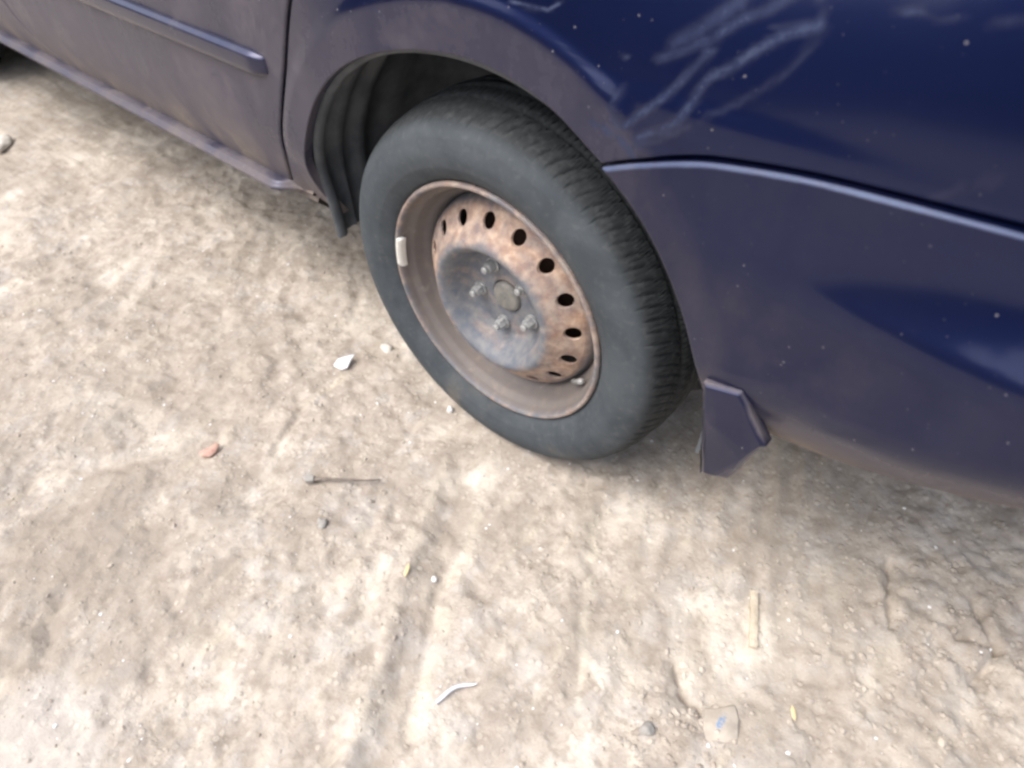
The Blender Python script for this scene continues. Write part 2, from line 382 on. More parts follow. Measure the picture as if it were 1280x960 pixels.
def off_panel(u, z):
    q = smooth(u, -.30, .06) if u > -1.4 else 0
    o = .031
    if z < .2: o -= .030 * ((.2 - z) / .15) ** 2
    zq = max(0, z - .385); a = .180 - .075 * smooth(u, .30, .58); o -= q * (a * zq * min(1, zq / .05 + .3) + (.20 + .15 * smooth(u, .3, .6)) * zq * zq)
    zd = max(0, z - .48); o -= (1 - q) * (.10 * zd + .35 * zd * zd)
    return o
def off_quarter(u, z, cu=0.0):
    o = off_panel(u, z); rho = math.hypot(u - cu, z) - .390; th = math.atan2(z, u - cu)
    k = smooth(rho, .074, .048) * smooth(th, math.radians(40), math.radians(66))
    rr = .390 + .062; tgt = off_panel(cu + rr * math.cos(th), rr * math.sin(th)) + .0042 - .0105 * smooth(th, math.radians(158), math.radians(178))
    return o * (1 - k) + tgt * k
def bump_bottom(u): return .030 + .010 * smooth(u, .38, .48) + .095 * smooth(u, .42, .92)
def off_bumper(u, z):
    amp = min(.066, max(0, .012 + .086 * (u - .37))) * smooth(u, .22, .36)
    t = max(0, (.394 - z) / .112); s = t * t if t < .86 else .7396 + 1.72 * ((t - .86) - (min(t, 1.16) - .86) ** 2 / .6) if t < 1.16 else .7396 + 1.72 * .15
    o = .0385 + amp * s; zt = bump_bottom(u) + .13
    if z < zt: o -= (.042 + .85 * amp) * ((zt - z) / .13) ** 2
    return o
def dust_common(u, z): return .10 + .45 * smooth(z, .22, .02) 
def spaced(n, e):
    return [0, e * .35, e, e * 2.2] + list(np.linspace(e * 3.5, 1 - e * 3.5, n)) + [1 - e * 2.2, 1 - e, 1 - e * .35, 1]
def curve_at(pts, t):
    """polyline with arc-length parameter"""
    L = [0]
    for a, b in zip(pts, pts[1:]): L.append(L[-1] + math.hypot(b[0] - a[0], b[1] - a[1]))
    s = t * L[-1]
    for i in range(len(pts) - 1):
        if s <= L[i + 1] or i == len(pts) - 2:
            k = (s - L[i]) / max(1e-9, L[i + 1] - L[i]); return (pts[i][0] + (pts[i + 1][0] - pts[i][0]) * k, pts[i][1] + (pts[i + 1][1] - pts[i][1]) * k)
def spline(pts, n=24):
    out = []
    P = [np.array(p, float) for p in pts]; P = [2 * P[0] - P[1]] + P + [2 * P[-1] - P[-2]]
    for i in range(1, len(P) - 2):
        for k in range(n):
            t = k / n; a, b, c, d = P[i - 1:i + 3]
            out.append(tuple(.5 * (2 * b + (c - a) * t + (2 * a - 5 * b + 4 * c - d) * t * t + (3 * b - a - 3 * c + d) * t ** 3)))
    out.append(tuple(P[-2])); return out
def coons(Lc, Rc, Bc, Tc, ns, ms):
    c00, c10, c01, c11 = [np.array(x) for x in (Lc(0), Rc(0), Lc(1), Rc(1))]
    out = []
    for s in ns:
        row = []
        for t in ms:
            p = (1 - s) * np.array(Lc(t)) + s * np.array(Rc(t)) + (1 - t) * np.array(Bc(s)) + t * np.array(Tc(s)) \
                - ((1 - s) * (1 - t) * c00 + s * (1 - t) * c10 + (1 - s) * t * c01 + s * t * c11)
            row.append(tuple(p))
        out.append(row)
    return out
def panel(name, G, offf, dustf, parent, mat=None, edge=.0028, ret=.014, mirror=True, lab=None, dep=.0022):
    """a sheet-metal panel from a grid of (u, z): rounded rim, returned edge; a second copy on the right side of the car"""
    n, m = len(G), len(G[0]); A = np.array(G)
    SW = [swipe_glint(u, z) if -.2 < u < .65 and z > .33 else 0 for row in G for u, z in row] if name == 'quarter_panel' else []
    V = []; D = []
    # distance to rim for the edge rounding
    rim = np.concatenate([A[0], A[-1], A[:, 0], A[:, -1]])
    for i in range(n):
        for j in range(m):
            u, z = G[i][j]
            de = 1.0
            if i < 4 or j < 4 or i > n - 5 or j > m - 5: de = float(np.sqrt(((rim - A[i, j]) ** 2).sum(1).min()))
            e = max(0, 1 - de / edge); V.append(place(u, z, offf(u, z) - dep * e * e)); D.append(max(dustf(u, z), .42) if name == 'rear_bumper' and m - 4 <= j < m - 1 else dustf(u, z))  # bumper's top rows are paled as a painted sky highlight
    F = gridF(n, m)
    loop = [i * m for i in range(n)] + [(n - 1) * m + j for j in range(1, m)] + [i * m + m - 1 for i in range(n - 2, -1, -1)] + [j for j in range(m - 2, 0, -1)]
    b0 = len(V)
    for k in loop:
        i, j = divmod(k, m); u, z = G[i][j]; V.append(place(u, z, offf(u, z) - dep - ret)); D.append(D[k])
    for k in range(len(loop)):
        k2 = (k + 1) % len(loop); F.append((loop[k], loop[k2], b0 + k2, b0 + k))
    def build(V, F):
        me = mesh(name, V, F); bm = bmesh.new(); bm.from_mesh(me); bmesh.ops.recalc_face_normals(bm, faces=bm.faces)
        ids = {v.index for v in bm.verts if v.index >= b0}
        for e in bm.edges:                                               # sharp where the edge turns in
            if e.verts[0].index < b0 and e.verts[1].index < b0 and any(v.index in ids for f in e.link_faces for v in f.verts): e.smooth = False
        bm.to_mesh(me); bm.free(); put_attr(me, 'dust', np.array(D))
        if name == 'rear_bumper': put_attr(me, 'swipe_glint', np.array([.3 if k < n * m and m - 4 <= k % m < m - 1 else 0 for k in range(len(V))]))  # bluish tint on the ledge rows paints the sky's reflection
        if name == 'quarter_panel': put_attr(me, 'swipe_glint', np.array(SW + [0] * (len(V) - len(SW))))
        return me
    o = link(name, build(V, F), mat or PAINT, parent)
    if lab: o['label'] = lab
    if mirror:
        link(name, build([(x, W - y, z) for x, y, z in V], [f[::-1] for f in F]), mat or PAINT, parent)
    return o

car = empty('car')
tag(car, 'dusty dark blue car with a rusty steel rear wheel parked on bare dirt', 'car')

# dirt, with the finger swipes wiped across the panel above the bumper seam
STROKES = [([(0.2314, 0.3806), (0.2653, 0.4147), (0.2886, 0.4456), (0.3008, 0.464)], 0.0055, 0.5), ([(0.2461, 0.3707), (0.2791, 0.392), (0.2943, 0.416), (0.3037, 0.4392), (0.3228, 0.4537), (0.3434, 0.4735), (0.3634, 0.4885), (0.3869, 0.4985)], 0.0059, 0.55), ([(0.3101, 0.4076), (0.3412, 0.4308), (0.368, 0.4571), (0.3816, 0.4785), (0.3879, 0.4954), (0.3831, 0.511), (0.3774, 0.5179)], 0.0042, 0.3), ([(0.2508, 0.4447), (0.277, 0.4586), (0.3011, 0.4734), (0.3208, 0.4902), (0.3404, 0.5011), (0.3563, 0.5141)], 0.0063, 0.4), ([(0.2628, 0.4594), (0.2869, 0.4779), (0.3157, 0.5032)], 0.0095, 0.35), ([(0.2211, 0.3752), (0.2132, 0.3964), (0.2196, 0.4116)], 0.0055, 0.35), ([(0.1877, 0.3705), (0.2078, 0.369), (0.234, 0.3597), (0.2467, 0.3464)], 0.0038, 0.5), ([(0.3495, 0.4891), (0.3688, 0.4965), (0.3857, 0.5025)], 0.0023, 0.7), ([(0.2082, 0.4422), (0.2326, 0.4321)], 0.0011, 0.5), ([(0.2372, 0.3558), (0.2691, 0.3753), (0.2978, 0.3975)], 0.0038, 0.3), ([(0.0656, 0.4609), (0.0925, 0.4588), (0.1185, 0.4614), (0.1309, 0.4706)], 0.0023, 0.8), ([(-0.1537, 0.4208), (-0.128, 0.4143)], 0.0023, 0.3), ([(0.4404, 0.5186), (0.455, 0.5222)], 0.0042, 0.4), ([(0.4581, 0.5187), (0.4899, 0.5234), (0.5213, 0.529)], 0.0021, 0.25), ([(0.51, 0.395), (0.5293, 0.4132), (0.5509, 0.4293)], 0.0042, 0.25)]
STROKES = [(spline(p, 6), wd * .75, i * .72) for p, wd, i in STROKES]
def swipe_glint(u, z):
    v = 0
    for P, wd, it in STROKES:
        best = 9
        for a, b in zip(P, P[1:]):
            L2 = (b[0] - a[0]) ** 2 + (b[1] - a[1]) ** 2; t = max(0, min(1, ((u - a[0]) * (b[0] - a[0]) + (z - a[1]) * (b[1] - a[1])) / L2))
            best = min(best, math.hypot(u - a[0] - t * (b[0] - a[0]), z - a[1] - t * (b[1] - a[1])))
        v = max(v, it * smooth(best, wd * 1.7, wd * .1))
    return v
def dust_quarter(u, z):
    rho = math.hypot(u, z) - .39; th = math.atan2(z, u)
    d = .004
    front = smooth(u, -.20, -.34); d = max(d, .26 * front)
    d = max(d, .16 * smooth(rho, .062, .046))
    d = max(d, .60 * smooth(z, .22, .03) * smooth(u, .1, -.2))
    return d
def dust_bumper(u, z):
    d = .008 + .02 * smooth(u, .7, .4); rho = math.hypot(u, z) - .39
    d = max(d, .12 * smooth(rho, .08, .02)); d = max(d, .05 * smooth(z, .33, .25)); zb = z - bump_bottom(u); d = max(d, .80 * smooth(zb, .115, .015)); return d
def dust_door(u, z): return .28 + .40 * smooth(z, .17, .055) + .06 * smooth(u, -.6, -1.4)

ARCH0, ARCH1 = math.atan2(.3261, .2065), math.radians(179)
def archpt(th): r = arch_r(th); return (r * math.cos(th), r * math.sin(th))
SEAM = spline([archpt(ARCH0), (.2451, .3437), (.298, .3637), (.3387, .3750), (.4136, .3875), (.4802, .3935), (.5396, .397), (.60, .399), (.80, .401), (1.05, .402)])
GAPR = spline([(-.488, .047), (-.4811, .0559), (-.4482, .1168), (-.4228, .1819), (-.3637, .2984), (-.3131, .3946), (-.24, .50), (-.17, .62), (-.165, .64)])     # rear edge of the rear door
GAPF = spline([(-1.30, .050), (-1.36, .057), (-1.412, .075), (-1.455, .105), (-1.49, .145), (-1.512, .19), (-1.53, .25), (-1.545, .38), (-1.545, .64)])
GAP = .0050
def shift(P, dx): return [(x + dx, z) for x, z in P]
BELT = .64
# quarter panel round the rear arch
TAIL_U = .86
qb = shift(SEAM, 0); qb = [p for p in qb if p[0] <= TAIL_U] ; qb[-1] = (TAIL_U, .4012)
qb = [(x, z + GAP * .6) for x, z in qb]; qb[0] = (archpt(ARCH0)[0] - .001, archpt(ARCH0)[1] + .003)
th0 = math.atan2(qb[0][1], qb[0][0])
door = shift(GAPR, GAP)
outer = [(TAIL_U, .4012 + GAP * .6), (TAIL_U, .52), (TAIL_U, BELT - .005)] + [(x, BELT) for x in np.linspace(TAIL_U - .05, -.15, 18)] + [p for p in door[::-1] if p[1] < .635]
end = archpt(ARCH1)
tb = [end, (-.42, .022), (-.45, .032), outer[-1]]
def outc(t):                                           # keep the grid lines fanning evenly from the arch
    return curve_at(outer, t ** .85)
G = coons(lambda t: archpt(th0 + (ARCH1 - th0) * t), outc, lambda s: curve_at(qb, s), lambda s: curve_at(tb, s), spaced(92, .0035), spaced(190, .0018))
panel('quarter_panel', G, off_quarter, dust_quarter, car, lab='dark blue rear quarter panel with pale finger swipes in its dust')
# rear bumper: side piece with a top ledge whose sky glint is partly painted on, round to the middle of the back
bt = [p for p in SEAM]; bt[0] = (archpt(ARCH0)[0] + .001, archpt(ARCH0)[1] - .001)
th1 = math.atan2(bt[0][1], bt[0][0])
END_U = 1.62
bt = bt + [(END_U, .402)]
bl = lambda t: archpt(math.radians(4.5) + (th1 - math.radians(4.5)) * t)
bb = [bl(0)] + [(u, bump_bottom(u)) for u in np.linspace(.42, 1.0, 24)] + [(END_U, bump_bottom(1.6))]
G = coons(bl, lambda t: curve_at([(END_U, bump_bottom(1.6)), (END_U, .402)], t), lambda s: curve_at(bb, s), lambda s: curve_at(bt, s ** 1.0), spaced(150, .0016), spaced(90, .0055))
def off_bumper_top(u, z):
    return off_bumper(u, z)
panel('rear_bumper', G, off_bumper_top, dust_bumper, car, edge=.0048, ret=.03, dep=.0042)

# doors
def line(P): return lambda t: curve_at(P, t)
dl = shift(GAPF, GAP); dr = shift(GAPR, -GAP); dr = [p for p in dr if p[1] > .048]
G = coons(line(dl), line(dr), line([dl[0], dr[0]]), line([dl[-1], dr[-1]]), spaced(60, .003), spaced(60, .005))
rear_door = panel('rear_door', G, off_panel, dust_door, car)
fl = [(-2.42, .05), (-2.42, .3), (-2.40, .64)]; fr = shift(GAPF, -GAP)
G = coons(line(fl), line(fr), line([fl[0], (-1.9, .05), (-1.5, .05), fr[0]]), line([fl[-1], fr[-1]]), spaced(30, .003), spaced(40, .005))
front_door = panel('front_door', G, off_panel, dust_door, car)
# front fender round the front arch
def farch(th): r = .387; return (-2.72 + r * math.cos(th), r * math.sin(th))
FU = -3.35
fo = [(-2.4265, .05), (-2.4265, .3), (-2.405, .62), (-2.6, .62), (-3.0, .57), (FU + .03, .51), (FU, .50), (FU, .41)]
G = coons(lambda t: farch(math.radians(8) + (math.radians(130) - math.radians(8)) * t), line(fo), lambda s: curve_at([farch(math.radians(8)), fo[0]], s), lambda s: curve_at([farch(math.radians(130)), fo[-1]], s), spaced(24, .01), spaced(50, .006))
panel('front_fender', G, lambda u, z: .033 - (.2 * (z - .4) if z > .4 else 0), dust_door, car)
FE = -4.20
G = coons(lambda t: farch(math.radians(172) - math.radians(42.5) * t), line([(FE, -.05), (FE, .405)]), line([farch(math.radians(172)), (-3.3, -.04), (FE, -.05)]), line([farch(math.radians(129.5)), (FU, .405), (FE, .405)]), spaced(40, .004), spaced(16, .01))
panel('front_bumper', G, lambda u, z: .034 + .02 * smooth(z, .4, .25), lambda u, z: .3, car)

# sills, one each side: a stepped ledge under the doors
SP = [(.004, .0525), (-.0190, .0520), (-.0205, .0512), (-.0238, .0482), (-.0248, .0468), (-.0254, .0463), (-.0268, .0455), (-.0298, .0428), (-.0305, .0405), (-.0290, .0375), (-.016, .033), (.010, .022), (.06, -.03), (.12, -.05)]
xs = list(np.linspace(-2.42, -.60, 40)) + list(np.linspace(-.58, -.488, 8)) + list(np.linspace(-.475, -.435, 5))
for side in (0, 1):
    V = []; D = []
    for x in xs:
        k = smooth(x, -.62, -.488)
        for y, z in SP:
            k2 = 0; yy = y + (.034 * smooth(x, -.515, -.462)) * (1 if y < 0 else 0); V.append((x, W - yy if side else yy, z + H - k * .002 - k2 * .046)); D.append(max(.85 * smooth(x, -.515, -.49), .42 if z > .036 else .85))
    F = gridF(len(xs), len(SP)); me = mesh('sill', V, F if side else [f[::-1] for f in F]); put_attr(me, 'dust', np.array(D)); link('sill', me, PAINT, car)

# mouldings on the doors
MP = [(.0, .3020), (.0050, .3016), (.0070, .3008), (.0120, .2965), (.0134, .2948), (.0140, .2920), (.0138, .2760), (.0128, .2690), (.009, .2652), (.0, .2645)]
def moulding(x0, x1, parent, taper_right):
    n = 60; V = []; D = []
    for i in range(n + 1):
        t = i / n; x = x0 + (x1 - x0) * (1 - (1 - t) ** 1.6) if taper_right else x0 + (x1 - x0) * t
        k = min(1, math.sqrt(max(0, (x1 - x) / .030))) if taper_right else 1
        zc = .2828
        for o, z in MP: V.append(place(x + (0), zc + (z - zc) * (.55 + .45 * k), off_panel(x, z) + o * max(.02, k) - .001)); D.append(.11)
    F = [f[::-1] for f in gridF(n + 1, len(MP))]
    F.append(tuple(range(len(MP))) [::-1]); F.append(tuple(range(n * len(MP), (n + 1) * len(MP))))
    me = mesh('side_moulding', V, F); put_attr(me, 'dust', np.array(D)); o = link('side_moulding', me, PAINT, parent); return o
moulding(-1.52, -.4155, rear_door, True); moulding(-2.40, -1.555, front_door, False)
def handle(parent, x):
    V, F = box(x - .09, x + .09, -.055, -.02, .55 + H, .58 + H); me = mesh('door_handle', V, F); bevel(me, .008); put_attr(me, 'dust', np.full(len(me.vertices), .1)); link('door_handle', me, PAINT, parent)
handle(rear_door, -.42); handle(front_door, -1.70)

# mud flap on the bumper behind the wheel
FLAP = [(0.3785, 0.1185), (0.4238, 0.1315), (0.4352, 0.1180), (0.4458, 0.1008), (0.4580, 0.0850), (0.4690, 0.0705), (0.4635, 0.0600), (0.4576, 0.0455), (0.4525, 0.0290), (0.4483, 0.0095), (0.4430, -0.0090), (0.4373, -0.0250), (0.4181, -0.0366), (0.4028, -0.0428), (0.3990, -.018), (0.3948, 0.0109), (0.3873, 0.0666)]
def fmap(p, d):
    return (p[0] + .003, d + .008 * smooth(p[1], .05, -.04), p[1] + .0085 + H)
n = len(FLAP)
def inset(P, d):
    out = []
    for i in range(len(P)):
        a, b, c = Vector(P[i - 1]), Vector(P[i]), Vector(P[(i + 1) % len(P)]); t1, t2 = (b - a).normalized(), (c - b).normalized()
        n1, n2 = Vector((t1.y, -t1.x)), Vector((t2.y, -t2.x)); m_ = (n1 + n2).normalized(); out.append(tuple(b + m_ * min(d / max(.35, m_.dot(n1)), d * 2)))
    return out
IN = inset(FLAP, .0052)
V = [fmap(p, -.0590) for p in IN] + [fmap(p, -.0545) for p in FLAP] + [fmap(p, -.0400) for p in FLAP]
F = [tuple(range(n)), tuple(range(2 * n, 3 * n))[::-1]] + [(k * n + i, k * n + (i + 1) % n, (k + 1) * n + (i + 1) % n, (k + 1) * n + i) for k in (0, 1) for i in range(n)]
me = mesh('mud_flap', V, F); bevel(me, .0009, 1)
# the sheet that turns in behind the tyre
b0 = len(me.vertices)
Vw = []; 
for k, (x, z) in enumerate([(0.3795, .112), (.3880, .066), (.3955, .011), (.4040, -.040)]):
    for d, dx in ((-.045, 0), (.03, .014), (.11, .03)): Vw.append((x + dx, d, z + H))
bm = bmesh.new(); bm.from_mesh(me); vs = [bm.verts.new(v) for v in Vw]
for i in range(3):
    for j in range(2): bm.faces.new([vs[i * 3 + j], vs[i * 3 + j + 1], vs[i * 3 + j + 4], vs[i * 3 + j + 3]])
for f in bm.faces: f.smooth = False
bm.to_mesh(me); bm.free()
put_attr(me, 'dust', np.array([.16 + .6 * smooth(v.co.z - H + .25 * (v.co.x - .43), .035, -.02) * smooth(v.co.x, .415, .445) + (.50 if -.0575 < v.co.y < -.050 and v.co.z > H + .09 else 0) for v in me.vertices]) - .06)  # upper chamfer also paled, a painted sky highlight along the flap's top
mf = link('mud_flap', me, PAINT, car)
me2 = me.copy(); 
for v in me2.vertices: v.co.y = W - v.co.y
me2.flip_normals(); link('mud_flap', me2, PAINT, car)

# wheel-arch liners
LP = [(.0, -.018), (-.006, -.017), (-.0075, -.004), (-.002, .004), (.010, .010), (.012, .030), (.006, .034), (.006, .056), (.013, .060), (.013, .080), (.004, .085), (.004, .104), (.014, .110), (.016, .150), (.010, .156), (.010, .20), (.0, .26), (-.06, .30), (-.20, .31), (-.385, .31)]
def liner(cx, side, front):
    n = 90; V = []
    for i in range(n + 1):
        th = math.radians(-6 + 191 * i / n); th2 = th if not front else PI - th
        r = arch_r(th) if not front else .387
        for dr, y in LP:
            yy = y + .022 * smooth(th, math.radians(150), math.radians(182)) * (1 if y < .05 else 0)
            V.append((cx + (r + dr + .001) * math.cos(th), W - yy if side else yy, H + (r + dr + .001) * math.sin(th)))
    F = gridF(n + 1, len(LP)); link('wheel_arch_liner', mesh('wheel_arch_liner', V, F if not side else [f[::-1] for f in F]), PLASTIC, car)
for cx, fr_ in ((0, 0), (-2.72, 1)):
    for s_ in (0, 1): liner(cx, s_, fr_)

# dark shell that closes the body behind the panel gaps, and the floor
def shell():
    V, F = [], []
    def add(x0, x1, y0, y1, z0, z1):
        v, f = box(x0, x1, y0, y1, z0 + H, z1 + H); b = len(V); V.extend(v); F.extend([tuple(i + b for i in q) for q in f])
    add(-2.25, -.44, .14, W - .14, -.03, .40); add(-2.25, -.44, .04, W - .04, .06, .60); add(-.46, .5, .33, W - .33, -.06, .60); add(-.36, .62, .05, W - .05, .43, .60); add(.47, .80, .16, W - .16, .03, .46)
    add(-3.2, -2.23, .33, W - .33, -.08, .44); add(-3.5, -3.1, .30, W - .30, -.02, .40)
    return link('underbody', mesh('underbody', V, F, False), DARK, car)
shell()
# thin dark backing strips behind the seams
def backing(P, name='seam_seal', dz=0):
    V, F = [], []
    for u, z in P:
        o = off_panel(u, z) - .013
        for k in (-.012, .012): V.append(place(u + k * (1 if not dz else 0), z + (k if dz else 0), o))
    F = gridF(len(P), 2); link(name, mesh(name, V, F), SEAL, car)
backing(GAPR); backing(GAPF)
backing([p for p in SEAM if .2 < p[0] < .9], dz=1)

# upper body: roof, pillars, glass, bonnet, tailgate, lamps
def quadgrid(fn, n, m): return [fn(i / (n - 1), j / (m - 1)) for i in range(n) for j in range(m)], gridF(n, m)
def sheet(name, fn, n, m, mat, dust=.06, par=None):
    V, F = quadgrid(fn, n, m); me = mesh(name, V, F); put_attr(me, 'dust', np.full(len(V), dust))
    o = link(name, me, mat, par or car); md = o.modifiers.new('thickness', 'SOLIDIFY'); md.thickness = .006; md.offset = 0; return o
YB, YR = .052, .235             # inset of the belt line and of the roof edge
def roof_edge(t): return (-1.75 + 2.35 * t, 1.10 - .10 * (abs(t - .38) / .62) ** 2.2)
def rf(s, t):
    x, z = roof_edge(s); y = YR + (W - 2 * YR) * t; return (x, y, z + H + .055 * (1 - (2 * t - 1) ** 2))
sheet('roof', rf, 24, 20, PAINT)
def bn(s, t):
    x = -3.42 + 1.02 * s; hw = (.55 + .22 * min(1, s * 1.6)); return (x, W / 2 + (2 * t - 1) * hw, H + .47 + .17 * s ** .7 + .03 * (1 - (2 * t - 1) ** 2))
sheet('bonnet', bn, 16, 14, PAINT)
def ws(s, t):
    x, z = roof_edge(0); hw0, hw1 = .76, W / 2 - YR; hw = hw0 + (hw1 - hw0) * s
    return (-2.42 + (x + 2.42) * s - .12 * (1 - (2 * t - 1) ** 2) * (1 - .5 * s), W / 2 + (2 * t - 1) * hw, H + .645 + (z - .645) * s + .03 * (1 - (2 * t - 1) ** 2) * s)
sheet('windscreen', ws, 10, 14, GLASS)
xe, ze = roof_edge(1)
def rw(s, t):
    hw = .70 + (W / 2 - YR - .70) * s; return (.93 + (xe - .93) * s + .06 * (1 - (2 * t - 1) ** 2), W / 2 + (2 * t - 1) * hw, H + .66 + (ze - .66) * s)
sheet('rear_window', rw, 10, 14, GLASS)
def tg(s, t):
    x, y, nx, ny = plan(1.12); return (x - .02 + .03 * math.sin(PI * s) * 1.2 + .05 * (1 - (2 * t - 1) ** 2) - .05 * s, y + (W - 2 * y) * t, H + .405 + .255 * s)
sheet('tailgate', tg, 10, 14, PAINT)
for side in (0, 1):
    my = (lambda y: W - y) if side else (lambda y: y)
    def glass(name, xb0, xb1, t0, t1):
        def fn(s, t):
            xt = roof_edge(t0 + (t1 - t0) * s); xb = xb0 + (xb1 - xb0) * s
            return (xb + (xt[0] - xb) * t, my(YB + (YR - YB) * t ** 1.15), H + .645 + (xt[1] - .645) * t)
        return fn
    sheet('side_window', glass('f', -2.10, -1.58, .05, .33), 8, 8, GLASS); sheet('side_window', glass('r', -1.52, -.62, .36, .62), 8, 8, GLASS); sheet('side_window', glass('q', -.5, .42, .66, .92), 8, 8, GLASS)
    for a in ((-2.42, -2.10, 0, .05), (-1.58, -1.52, .33, .36), (-.62, -.5, .62, .66), (.42, .93, .92, 1.0)):
        sheet('pillar', glass('p', *a), 4, 8, PAINT)
    # the shoulder that closes the body between panel top and glass
    def sh(s, t):
        u = -2.42 + (TAIL_U + 2.42) * s; p = place(u, BELT, off_panel(u, BELT)); return (p[0] + 0, my(p[1] + (max(YB, p[1] + .03) - p[1]) * t), H + BELT + .006 * t)
    sheet('shoulder', sh, 40, 3, PAINT)
    def tl(s, t):
        u = TAIL_U + .006 + .30 * s; p = place(u, .407 + .235 * t, .012 * math.sin(PI * t)); return (p[0], my(p[1]), p[2])
    sheet('tail_light', tl, 10, 10, LAMPR)
    def hl(s, t):
        u = FU - .006 - .42 * s; p = place(u, .412 + .085 * t, .02 * math.sin(PI * t)); return (p[0], my(p[1]), p[2])
    sheet('headlight', hl, 10, 8, LAMPC)
    V, F = box(-2.30, -2.17, -.14, .03, .66 + H, .78 + H); V = [(x, my(y), z) for x, y, z in V]; me = mesh('wing_mirror', V, F); bevel(me, .02, 3); put_attr(me, 'dust', np.full(len(me.vertices), .1)); link('wing_mirror', me, PAINT, car)
x, y, _, _ = plan(-3.79)
V, F = box(x - .03, x + .05, y, W - y, .412 + H, .47 + H); link('grille', mesh('grille', V, F), SEAL, car)

# ------------------------------------------------------------------ wheels (local axis Y points into the car)
RT = .3115
def tyre_mesh():
    prof = [(.2068, .0120), (.2078, .0065), (.2100, .0020), (.2125, -.0020), (.2165, -.0065), (.2250, -.0118), (.2330, -.0148), (.2350, -.0156), (.2375, -.0158), (.2450, -.0170), (.2530, -.0178), (.2600, -.0176), (.2660, -.0166), (.2720, -.0151), (.2740, -.0147), (.2765, -.0140), (.2830, -.0105), (.2885, -.0060), (.2930, -.0010)]
    tread = [(.2968, .0050), (.3000, .0115), (.3026, .0185), (.3046, .0260), (.3060, .0340), (.3066, .0400), (.3068, .0408), (.3015, .0415), (.3015, .0480), (.3074, .0487), (.3095, .0600), (.3108, .0700), (.3108, .0708), (.3050, .0716), (.3050, .0790), (.3112, .0798), (.3114, .0880)]
    half = prof + tread; ymid = .0880
    full = half + [(r, 2 * ymid - y) for r, y in half[-2::-1]]
    full = full[:len(half)] + [q for q in full[len(half):] if True]
    N = 104; per = 13; seg = N * per; V = []; rl = random.Random(9); LUG = [(rl.uniform(-.008, .003), rl.uniform(.6, 1.0), rl.uniform(.2, .6)) for _ in range(N)]
    for i in range(seg):
        for r, y in full:
            yy = min(y, 2 * ymid - y)
            rr = r + max(0, r - .225) * .055; y += -.0035 * smooth(r, .215, .250) * (1 if y < ymid else -1) * smooth(yy, .02, 0)
            lg = LUG[(i // per) % N]; wgt = smooth(yy, lg[0], lg[0] + .010) * smooth(yy, .043, .039) * lg[1]       # shoulder lugs cut by slanted grooves
            ph = (i + (9 * max(0, yy) / .04 + 5 * (max(0, yy) / .04) ** 2) * (1 if y < ymid else -1)) % per
            k = 1 if ph < 1.6 else (lg[2] if 6.4 < ph < 7.5 and yy > .006 else 0)
            rr -= .0042 * wgt * k
            wg2 = smooth(yy, .047, .050) * smooth(yy, .072, .069)
            ph2 = (i - 26 * yy / .04) % (per * 1) ; rr -= .004 * wg2 * (1 if ph2 < 2 else 0)
            a = 2 * PI * i / seg; x, z = rr * math.cos(a), rr * math.sin(a)
            dx = 0
            zf = -H - .0035
            if z < zf + .012:                                             # the loaded patch flattens and bulges
                t = smooth(zf + .012 - z, 0, .03); z = max(z, zf + (z - zf) * .12) if z < zf else z; dx = -.004 * t if y < ymid else .004 * t
            V.append((x, y + dx, z))
    return mesh('tyre', V, [f[::-1] for f in gridF(seg, len(full), True)])
def disc_y(r):
    P = [(.028, .0400), (.060, .0405), (.074, .0400), (.081, .0345), (.089, .0200), (.096, .0055), (.1020, -.0030), (.1080, -.0065), (.1150, -.0050), (.123, .0020), (.132, .0100), (.142, .0175), (.152, .0245), (.160, .0310), (.167, .0400), (.1715, .0560)]
    for a, b in zip(P, P[1:]):
        if r <= b[0]: return a[1] + (b[1] - a[1]) * smooth(r, a[0], b[0]) * .35 + (b[1] - a[1]) * .65 * max(0, (r - a[0]) / (b[0] - a[0]))
    return P[-1][1]
